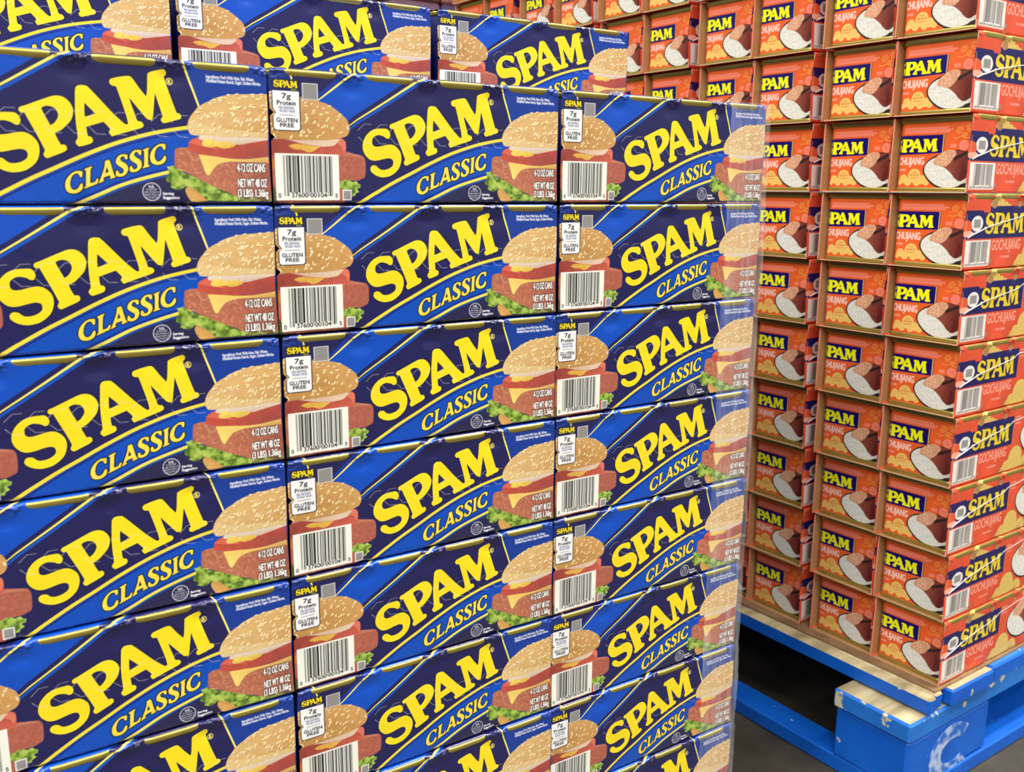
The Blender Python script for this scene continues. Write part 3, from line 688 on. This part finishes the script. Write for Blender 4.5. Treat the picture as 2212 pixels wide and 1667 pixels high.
# ------------------------------------------------------------------ build the meshes that packs share
def blue_edge(s):
    e = np.zeros_like(s)
    for c in (57.5, 42.0): e += np.clip(1 - np.abs(s - c) / 2.4, 0, 1) * 2.6
    return e + np.clip((s - 80) / 6, 0, 1) * 1.5
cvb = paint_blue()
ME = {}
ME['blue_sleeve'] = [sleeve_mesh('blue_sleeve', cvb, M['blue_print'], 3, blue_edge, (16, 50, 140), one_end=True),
                     ]
plain = Canvas(0, VB, UW, VT - VB, 3.0, 1); plain.a[:] = lin((26, 30, 96))
ME['blue_sleeve_plain'] = sleeve_mesh('blue_sleeve_plain', plain, M['blue_print'], 3, None, (16, 50, 140))
ME['blue_can'] = can_body('blue_can', M['can_blue'])
ME['blue_rim'] = can_rims('gold_rim', M['gold'], (0.2, 2.5), 4.8, 0.0, 2.2)

# ---- orange pack: long face
def cloud(cv, parts, col, line):
    for x, y, r in parts: cv.ell(x, y, r, r, col)
    for x, y, r in parts:
        if r > 3:
            t = np.linspace(0, 4.2 * math.pi, 50); rr = r * (0.72 - 0.6 * t / t[-1])
            cv.fill(stroke(np.c_[x + rr * np.cos(t), y + rr * np.sin(t)], 0.5), line, 0.7)

def bowl(cv, x, y, k=1.0):
    """rice bowl with a glazed slice and chopsticks; x, y = left end of the bowl at rice height"""
    P = lambda pts: smooth_poly(np.array(pts) * k + (x, y), n=4, corner=60)
    cv.fill(P([(-1.2, 1), (0, -6), (6, -14), (14, -20), (24, -23.6), (36, -24), (48, -23), (60, -19), (66, -10), (68, 2), (60, 14), (46, 20), (30, 20), (14, 15), (4, 9)]), (52, 40, 36))
    def rice(c):
        n = vnoise(c.shape, 4, 7); n2 = vnoise(c.shape, 2, 8)
        kk = np.clip(0.88 + (n - 0.5) * 0.8 + (n2 - 0.5) * 0.3, 0, 1)[..., None]
        return lin((150, 146, 130)) * (1 - kk) + lin((240, 238, 226)) * kk
    cv.fill(P([(0.6, 1), (2, -6), (8, -13), (15, -18), (24, -21.4), (34, -22.3), (44, -20.5), (48, -18), (60, -14), (64, -4), (64, 4), (58, 12), (44, 18), (30, 18), (12, 12), (4, 7)]), rice)
    cv.fill(P([(11, 7), (13.5, 12.5), (20, 17), (28, 20.6), (40, 19.5), (51, 18.5), (58, 12), (59, 0), (55, -9), (49, -14), (44.5, -14.6), (39, -11), (34, -5.5), (26, 0.5), (18, 3.2), (12.5, 4.5)]),
            shaded((176, 96, 74), (104, 38, 34), (130, 62, 50), x + 20 * k, x + 48 * k, y - 14 * k, y + 20 * k, 0.16, 10, 77))
    cv.fill(P([(11, 7), (13.5, 12.5), (20, 17), (28, 20.8), (37, 20.0), (39, 16), (35, 10), (31, 5), (26, 1.8), (19, 3.2), (12.5, 4.7)]), speckle((220, 160, 124), 0.08, 12, 78, (246, 206, 170), 0.55, 0.6))
    for dy in (0.0, 2.6):
        cv.fill(stroke(np.array([(36, 9.5 + dy * 0.4), (48, 15 + dy * 0.7), (66, 24 + dy)]) * k + (x, y), 2.4 * k, 1.3 * k), (52, 38, 36))

def paint_orange_long():
    cv = Canvas(0, VB, UW, VT - VB, 0.42, 2)
    OR = (224, 84, 52); NAVY = (30, 26, 92)
    cv.a[:] = lin(OR)
    n = vnoise(cv.shape, 60, 5)[..., None]; cv.a = cv.a * (0.9 + 0.2 * n)
    cv.fill([(0, 90), (0, 96), (228, 96), (228, 90)], (230, 104, 70))
    GOLD = (226, 192, 104); GL = (196, 160, 74)
    cloud(cv, [(61, 79, 8.5), (54, 73, 6), (70, 74, 7), (80, 71, 6), (88, 69, 5)], GOLD, GL)
    cv.fill([(-2, 34.8), (134, 34.8), (134, 71.8), (48, 71.8), (46, 67), (-2, 67)], NAVY)
    cv.fill(stroke(np.array([(134.6, 34.8), (134.6, 71.8)]), 0.6), (200, 180, 110))
    for x, r in ((36, 4.0), (43, 4.6)): cv.ell(x, 68.2, r, r, OR)
    wl = word_small(38, 126, 40, 64.4)
    m = cv.mask(wl[0]) | cv.mask(*wl[1:3]) | cv.mask(*wl[3:])
    cv.put(cv.grow(m, 0.9), (16, 14, 44)); cv.put(m, (232, 204, 52))
    cv.ell(21.4, 52.2, 12.4, 8.8, (236, 232, 224)); cv.fill([(14.5, 47.5), (28.5, 47.5), (28.5, 57), (14.5, 57)], (150, 148, 144))
    cv.ell(2.6, 48, 8.4, 8.2, (228, 92, 50)); cv.ell(7, 40.6, 8.5, 3.6, (246, 176, 152))
    cv.fill([(3.5, 3.8), (55.5, 3.8), (55.5, 33.2), (3.5, 33.2)], (240, 232, 224))
    barcode(cv, 10, 50, 8.5, 31.8, '037600431224', 2.0)
    fine_print(cv, 5, 54, 4.8, 7.0, (150, 142, 138), 9)
    cv.text('GOCHUJANG', 58.5, 122, 17.2, 33.0, (248, 172, 150), 0.21)
    cv.text('FLAVORED', 80, 100, 11.5, 14.2, (240, 160, 140), 0.1)
    cv.fill([(57, 6), (61, 6), (61, 11), (57, 11)], (170, 130, 120))
    cloud(cv, [(146, 14, 17), (126, 6, 9), (118, 2, 6), (172, 4, 12)], GOLD, GL)
    bowl(cv, 154, 44, 1.25)
    cloud(cv, [(196, 80, 9), (210, 78, 7)], GOLD, GL)
    for k in range(3): fine_print(cv, 138, 150, 60 + k * 4, 62.2 + k * 4, (244, 160, 138), 6 + k)
    return cv
cvo = paint_orange_long()
ME['orange_sleeve'] = sleeve_mesh('orange_sleeve', cvo, M['orange_print'], 13, lambda s: -2.2 - 2.6 * np.sin(np.clip(s / 80, 0, 1) * math.pi) + np.clip((s - 74) / 10, 0, 1) * 2.2 - np.exp(-((s - 47) / 5) ** 2) * 1.6, (222, 88, 54), inner=(178, 134, 90))
ME['orange_can'] = can_body('orange_can', M['can_orange'], 8.5)
ME['orange_rim'] = can_rims('gold_rim_orange', M['gold'], (0.8, 1.9), 7.2, 4.5)
ME['orange_base'] = can_base('gold_base', M['gold'], (0.6, 0.9), 4.8)

# ---- orange can: paper-bright label on its broad end, wrapped round the far corner
LV0, LV1 = 5.4, 78.0
def paint_orange_can():
    cv = Canvas(-16, LV0, 118, LV1 - LV0, 0.4, 2)
    OR = (236, 100, 44); PINK = (252, 142, 116); NAVY = (28, 14, 104)
    cv.a[:] = lin(OR)
    n = vnoise(cv.shape, 70, 15)[..., None]; cv.a = cv.a * (0.93 + 0.14 * n)
    # text block at the top
    for k in range(3):
        cv.fill([(7.4 + k * 0.4, 66.6 + k * 2.3), (63.5 - (k == 2) * 2 + (k == 1) * 4, 66.6 + k * 2.3), (63.5 - (k == 2) * 2 + (k == 1) * 4, 68.6 + k * 2.3), (7.4 + k * 0.4, 68.6 + k * 2.3)], PINK)
        fine_print(cv, 8, 62, 67.1 + k * 2.3, 68.1 + k * 2.3, (246, 124, 94), k, 0.6)
    # thin cloud scrolls
    for x, y, r in ((75, 68, 4.4), (87, 71, 5.0), (81, 63, 3.2)):
        t = np.linspace(0, 4 * math.pi, 50); rr = r * (1 - 0.8 * t / t[-1])
        cv.fill(stroke(np.c_[x + rr * np.cos(t), y + rr * np.sin(t)], 0.6), (250, 172, 84))
    cv.fill(stroke(smooth_poly([(68, 61), (73, 60), (78, 62), (83, 59.6), (92, 61)], False), 0.6), (250, 172, 84))
    cv.ell(81.3, 52, 5.7, 5.7, PINK); cv.fill([(65.5, 49.6), (73, 49.6), (73, 54), (65.5, 54)], (250, 136, 108))
    cv.ell(81.3, 52, 3.4, 3.4, (248, 128, 104))
    cv.fill([(-16, 42.4), (56.2, 44.2), (56.2, 64.6), (-16, 64.6)], NAVY)
    cv.fill(stroke(np.array([(56.9, 44), (56.9, 65)]), 0.9), (222, 206, 120)); cv.fill(stroke(np.array([(57.8, 44), (57.8, 65)]), 0.7), (40, 30, 60))
    wl = word_small(-9.0, 50.5, 46.0, 60.8)
    m = cv.mask(wl[0]) | cv.mask(*wl[1:3]) | cv.mask(*wl[3:])
    cv.put(cv.grow(m, 0.6), (14, 8, 50)); cv.put(cv.grow(m, 0.12), (252, 250, 22))
    cv.text('GOCHUJANG', -9.0, 35.0, 29.0, 40.0, (254, 208, 192), 0.35)
    cv.text('FLAVORED', 4, 13, 24.8, 27.2, (250, 160, 140), 0.3)
    GOLD = (244, 202, 112)
    cloud(cv, [(11, 15.5, 5.0), (24.5, 19.0, 8.0), (34, 14.5, 5.2), (17, 12, 4.4), (28, 11.5, 4.2), (40, 11.4, 3.6), (6.5, 11.6, 3.0)], GOLD, (232, 172, 80))
    fine_print(cv, 21.5, 27.5, 22.4, 24.0, (226, 150, 74), 3); fine_print(cv, 18.5, 30.5, 18.8, 21.0, (226, 140, 70), 4); fine_print(cv, 19, 30, 15.8, 17.2, (226, 150, 74), 5)
    bowl(cv, 36.0, 27.0, 0.97)
    return cv
cvc = paint_orange_can()
def wrap_label(cv, name, mat, half_w, depth, r):
    """label grid wrapped on the rounded can: faces -x, canvas x runs towards -y"""
    g = cv.grid(); ny, nx = g.shape[:2]
    w = cv.u0 + np.arange(nx) * cv.res; z = cv.v0 + np.arange(ny) * cv.res
    a, b = r, 2 * half_w - r                    # flat part
    x = np.zeros(nx); y = np.zeros(nx)
    for i, t in enumerate(w):
        if t < a:
            th = min((a - t) / r, math.pi / 2); ex = max(0, (a - t) - r * math.pi / 2)
            x[i] = r - r * math.cos(th) + ex; y[i] = half_w - a + r * math.sin(th)
        elif t > b:
            th = min((t - b) / r, math.pi / 2); ex = max(0, (t - b) - r * math.pi / 2)
            x[i] = r - r * math.cos(th) + ex; y[i] = -(half_w - r) - r * math.sin(th)
        else: x[i] = 0; y[i] = half_w - t
    X = np.repeat((x - depth)[None], ny, 0); Y = np.repeat(y[None], ny, 0); Z = np.repeat(z[:, None], nx, 1)
    i = np.arange(ny * nx).reshape(ny, nx)
    q = np.stack([i[:-1, :-1], i[:-1, 1:], i[1:, 1:], i[1:, :-1]], -1).reshape(-1, 4)
    return mesh_np(name, np.c_[X.ravel(), Y.ravel(), Z.ravel()] * 0.001, q, mat, g.reshape(-1, 3))
ME['orange_label'] = wrap_label(cvc, 'orange_can_label', M['can_print'], CD / 2 - 0.5, CW / 2 - 0.5, 8.8)

# thin white strand across the long face of an orange pack
def strand_mesh():
    pts = smooth_poly([(4, 36, 0.8), (12, 39.5, 1.4), (26, 43, 1.5), (48, 48.5, 1.2), (80, 53.5, 1.0), (104, 57, 0.9), (122, 60, 0.9), (132, 64.5, 0.9), (150, 66, 0.9), (185, 70, 0.8), (226, 72, 0.8)], closed=False, n=5)
    bm = bmesh.new(); prev = None
    wid = np.interp(pts[:, 0], [4, 14, 28, 60, 226], [0.6, 1.9, 1.5, 0.9, 0.7])
    for (u, v, dpt), w in zip(pts, wid):
        rg = [bm.verts.new(((u - UW / 2) * 0.001, (-PD / 2 - dpt * 0.4 + 0.5 * w * 0.5 * math.sin(a)) * 0.001, (v + w * 0.62 * math.cos(a)) * 0.001)) for a in np.linspace(0, 2 * math.pi, 6, endpoint=False)]
        if prev:
            for k in range(6): bm.faces.new((prev[k], prev[(k + 1) % 6], rg[(k + 1) % 6], rg[k]))
        prev = rg
    return mesh_bm('white_strand', bm, M['strand'], True)
ME['strand'] = strand_mesh()

# ------------------------------------------------------------------ the setting
bm = bmesh.new()
bmesh.ops.create_grid(bm, x_segments=2, y_segments=2, size=9.0)
fl = link('floor', mesh_bm('floor', bm, M['floor'])); tag(fl, kind='structure')

# ------------------------------------------------------------------ blue stack
PW, RH = 0.22893, 0.0865
def blue_pack(loc, rz, detail=True):
    t = empty('canned_meat_multipack', loc, rz)
    link('sleeve', ME['blue_sleeve'][0] if detail else ME['blue_sleeve_plain'], t)
    for k in range(4):
        c = link('can', ME['blue_can'], t, ((k - 1.5) * 0.0568, 0, 0))
        link('rim', ME['blue_rim'], c)
    return t
ORD = ['top', 'second', 'third', 'fourth', 'fifth', 'sixth', 'seventh', 'bottom']
colname = {1: 'end column beside the orange stack', 0: 'column next to the end column', -1: 'third column from the orange stack', -2: 'fourth column from the orange stack'}
xshift = {1: [0.8, 1.0, -1.6, -0.6, -1.4, -2.2, -1.8, -1.0], 0: [-1.0, -1.2, 0.6, 0.2, 0.0, 0.8, 1.0, 0.8], -1: [-0.8, 0, 0.6, 1.0, 0.4, 0, 0, 0], -2: [0] * 8}
for depth in range(9):
    for c in ((-2, -1, 0, 1) if depth < 3 else (1,)):
        for k in range(-1 if depth >= 2 else 0, 8):
            x = (c + 0.5) * PW - 0.0081 * max(k, 0) * RH + (xshift[c][k] * 0.001 if (depth == 0) else 0)
            y = 0.048 + depth * 0.0975 - 0.0143 * max(k, 0) * RH + rng.uniform(-1, 1) * 0.0008
            if k < 0 and depth == 2: x += {1: 0.0, 0: -0.0055, -1: -0.0085, -2: -0.009}[c]
            t = blue_pack((x, y, GZ - (k + 1) * RH + 0.0004), math.radians(rng.uniform(-0.25, 0.25) * (0.3 if c == 1 else 1)), detail=(depth == 0 or (k < 0 and depth == 2) or (depth == 1 and k == 0)))
            if k < 0 and depth == 2:
                lab = 'blue burger-print can multipack on the raised set-back tier, ' + {1: 'at its orange-stack end', 0: 'one in from that end', -1: 'two in from that end', -2: 'three in from that end'}[c]
            elif depth == 0:
                lab = 'blue burger-print can multipack, front row, %s, %s layer' % (colname[c].replace('column ', 'column ') , ORD[k])
            else:
                lab = 'blue can multipack, %s row behind the front, %s, %s layer' % (('first', 'second', 'third', 'fourth', 'fifth', 'sixth', 'seventh', 'eighth')[depth - 1], {1: 'end column', 0: 'second column', -1: 'third column', -2: 'fourth column'}[c], ORD[k] if k >= 0 else 'raised')
            tag(t, lab, 'multipack', 'blue canned meat multipacks')

# ------------------------------------------------------------------ orange stack
OX, OY, OZ, YAW = 0.8253, -0.0055, -0.6824 + GZ, 0.0358
LX, LY = -0.0488, 0.0223
def orange_pack(loc, rz):
    t = empty('gochujang_meat_multipack', loc, rz)
    link('sleeve', ME['orange_sleeve'], t)
    for k in range(4):
        c = link('can', ME['orange_can'], t, ((k - 1.5) * 0.0556 + 0.0034, 0, 0))
        link('rim', ME['orange_rim'], c); link('base_rim', ME['orange_base'], c)
        if k == 0: link('can_label', ME['orange_label'], c)
    link('white_strand', ME['strand'], t)
    return t
NTH = ['corner', 'second', 'third', 'fourth', 'fifth', 'sixth', 'seventh', 'eighth', 'ninth', 'tenth']
LAY = ['lowest', 'second', 'third', 'fourth', 'fifth', 'sixth', 'seventh', 'eighth', 'ninth', 'tenth', 'eleventh', 'twelfth', 'thirteenth']
dY = Vector((-math.sin(YAW), math.cos(YAW), 0)); dX = Vector((math.cos(YAW), math.sin(YAW), 0))
for n in range(13):
    h = n * RH
    base = Vector((OX + LX * h, OY + LY * h, OZ + n * RH + 0.0004))
    for m in range(10):
        off = m * 0.0979 + (m // 2) * 0.016
        p = base + dX * (UW / 2 + 2) * 0.001 + dY * (off + 0.048) + dX * rng.uniform(-1, 1) * 0.0012
        t = orange_pack(p, YAW + math.radians(rng.uniform(-0.06, 0.06)))
        tag(t, 'orange rice-bowl can multipack, %s column from the aisle, %s layer above the blue pallet' % (NTH[m], LAY[n]) if m else
            'orange rice-bowl can multipack in the aisle corner column, %s layer above the blue pallet' % LAY[n], 'multipack', 'orange canned meat multipacks')
    for j in (1, 2):
        p = base + dX * ((UW / 2 + 2) * 0.001 + j * 0.236) + dY * 0.048
        t = orange_pack(p, YAW)
        tag(t, 'orange can multipack on the aisle face, %s from the corner, %s layer above the pallet' % (('second', 'third')[j - 1], LAY[n]), 'multipack', 'orange canned meat multipacks')

# slip sheet between the orange packs and the pallet
bm = bmesh.new(); bm_box(bm, (-0.014, -0.004, -0.0022), (1.16, 1.04, 0.0))
ss = link('slip_sheet', mesh_bm('slip_sheet', bm, M['slip']), None, (OX, OY, OZ), (0, 0, YAW))
tag(ss, 'thin brown cardboard sheet between the orange packs and the pallet', 'cardboard')

# ------------------------------------------------------------------ pallets
def pallet(loc, rz, label):
    t = empty('pallet', loc, rz)
    def bx(name, lo, hi, mat, bev=0.002, top=None):
        bm = bmesh.new(); bm_box(bm, lo, hi, bev)
        me = mesh_bm(name, bm, mat)
        if top:                                     # upper face worn down to bare wood
            me.materials.append(top)
            for p in me.polygons:
                if p.normal.z > (0.3 if hi[0] - lo[0] < 0.03 else 0.9): p.material_index = 1
        return link(name, me, t)
    # deck boards run away from the aisle
    for i, (a, b) in enumerate([(0.034, 0.0495), (0.0515, 0.068), (0.078, 0.176), (0.180, 0.276), (0.300, 0.396), (0.420, 0.516), (0.552, 0.648), (0.684, 0.780), (0.804, 0.900), (0.924, 1.020), (1.024, 1.120), (1.124, 1.180)]):
        f = (-0.002, 0.001, -0.006)[i] if i < 3 else rng.uniform(-0.004, 0.002)
        bx('deck_board', (a, f, 0.121), (b, 1.0, 0.143), M['paint'], 0.0025, M['bare'] if i < 3 else M['worn'])
    for y in (0.0, 0.445, 0.89):
        bx('stringer_board', (0.0, y, 0.093), (1.2, y + 0.11, 0.119), M['worn'] if y == 0 else M['paint'], 0.003, M['bare'])
        for x in (0.0, 0.505, 1.01):
            bx('block', (x + 0.004, y + 0.002, 0.022), (x + 0.19, y + 0.108, 0.093), M['paint'], 0.004)
    for x in (0.006, 0.55, 1.13): bx('bottom_board', (x, 0.0, 0.0), (x + 0.044, 1.0, 0.022), M['paint'], 0.002)
    for y in (0.0, 0.9): bx('bottom_board', (0.072, y, 0.0), (1.128, y + 0.10, 0.022), M['paint'], 0.002)
    tag(t, label, 'pallet', 'blue pallets')
    return t
pa = pallet((0.757, -0.016, 0.0), YAW * 0.8, 'blue painted wooden block pallet under the orange stack, worn front corner')
pb = pallet((-0.70, -0.012, -0.010), 0.0, 'blue painted wooden block pallet under the stack of blue packs')

# worn white stencil letter on the pallet's corner block
m = bpy.data.materials.new('worn_white_stencil'); nt, N, L, b = nodes_of(m)
tc = N.new('ShaderNodeTexCoord'); nz = N.new('ShaderNodeTexNoise'); nz.inputs['Scale'].default_value = 60; nz.inputs['Detail'].default_value = 8
rp = N.new('ShaderNodeValToRGB'); rp.color_ramp.elements[0].position = 0.42; rp.color_ramp.elements[1].position = 0.58
rp.color_ramp.elements[0].color = (*lin((40, 104, 200)), 1); rp.color_ramp.elements[1].color = (*lin((176, 196, 226)), 1)
L.new(tc.outputs['Object'], nz.inputs['Vector']); L.new(nz.outputs['Fac'], rp.inputs[0]); L.new(rp.outputs[0], b.inputs['Base Color']); b.inputs['Roughness'].default_value = 0.7
bm = bmesh.new()
t_ = np.linspace(math.radians(42), math.radians(318), 30)
outer = [(0.103 + 0.050 * math.cos(a), 0.048 + 0.038 * math.sin(a)) for a in t_]; inn = [(0.106 + 0.027 * math.cos(a), 0.048 + 0.017 * math.sin(a)) for a in t_]
vo = [bm.verts.new((x, 0.0016, z)) for x, z in outer]; vi = [bm.verts.new((x, 0.0016, z)) for x, z in inn]
vo2 = [bm.verts.new((x, 0.0026, z)) for x, z in outer]; vi2 = [bm.verts.new((x, 0.0026, z)) for x, z in inn]
for k in range(len(vo) - 1):
    bm.faces.new((vo[k], vi[k], vi[k + 1], vo[k + 1])); bm.faces.new((vo[k], vo[k + 1], vo2[k + 1], vo2[k])); bm.faces.new((vi[k + 1], vi[k], vi2[k], vi2[k + 1]))
st = link('stencil_letter', mesh_bm('stencil_letter', bm, m), pa); st['label'] = 'worn white stencilled letter C'

# ------------------------------------------------------------------ stretch film round the open end of the blue stack
def film():
    bm = bmesh.new()
    zs = np.arange(-8 * RH, 0.002, 0.004); rows = []
    for z in zs:
        k = min(7, max(0, -z / RH)); kk = int(k)
        edge = 2 * PW - 0.0081 * kk * RH + xshift[1][kk] * 0.001 + 0.0014
        fy = -0.0143 * kk * RH
        w = 0.0014 * abs(math.sin(math.pi * k))            # drawn in between the layers
        path = [(edge - 0.050, fy - 0.0036), (edge - 0.03, fy - 0.0042), (edge - 0.008, fy - 0.0040), (edge + 0.0008 + w, fy - 0.0014), (edge + 0.0012 + w, fy + 0.02), (2 * PW - 0.0081 * kk * RH + 0.0022, 0.10), (2 * PW - 0.0081 * kk * RH + 0.0024, 0.19)]
        P = smooth_poly(path, closed=False, n=5)
        rows.append([bm.verts.new((x + nrg.uniform(-1, 1) * 0.0002, y + nrg.uniform(-1, 1) * 0.0003, z + GZ)) for x, y in P])
    for a, b_ in zip(rows[:-1], rows[1:]):
        for i in range(len(a) - 1): bm.faces.new((a[i], a[i + 1], b_[i + 1], b_[i]))
    return mesh_bm('stretch_film', bm, M['film'], True)
fo = link('stretch_film', film())
tag(fo, 'clear stretch film pulled round the end of the blue stack', 'film')

# ------------------------------------------------------------------ far goods behind the stacks
def carton(loc, size, rz, c1, c2, lab, name='carton'):
    bm = bmesh.new(); bm_box(bm, (-size[0] / 2, -size[1] / 2, 0), (size[0] / 2, size[1] / 2, size[2]), 0.01)
    bm_box(bm, (-size[0] / 2 - 0.002, -0.04, size[2] * 0.3), (size[0] / 2 + 0.002, 0.04, size[2] + 0.002), 0)
    o = link(name, mesh_bm(name, bm, noise_mat(name, c1, c2, 5, 0.6, 0, 0, 2)), None, loc, (0, 0, rz)); tag(o, lab, 'carton', 'far cartons')

ci = 0
for c in range(3):
    for k in range(6):
        cols = [((74, 44, 38), (110, 66, 52)), ((58, 46, 74), (86, 70, 110)), ((120, 70, 62), (160, 96, 84)), ((50, 40, 40), (84, 70, 66)), ((96, 62, 84), (130, 92, 110))][(c * 2 + k) % 5]
        nm = [('brown', 'purple', 'reddish', 'charcoal', 'plum')[(c * 2 + k) % 5]][0]
        carton((1.94 + c * 0.27, 3.7, k * 0.32), (0.26, 0.42, 0.318), 0.0, cols[0], cols[1],
               '%s carton in far stack before green wall, %s column, %s layer' % (nm, ('first', 'second', 'third')[c], LAY[k]))
bm = bmesh.new(); bm_box(bm, (-9, 8.9, 0), (9, 9.0, 6.0))
wb = link('wall_back', mesh_bm('wall_back', bm, noise_mat('pale_green_wall', (136, 168, 152), (146, 178, 162), 2, 0.7))); tag(wb, kind='structure')
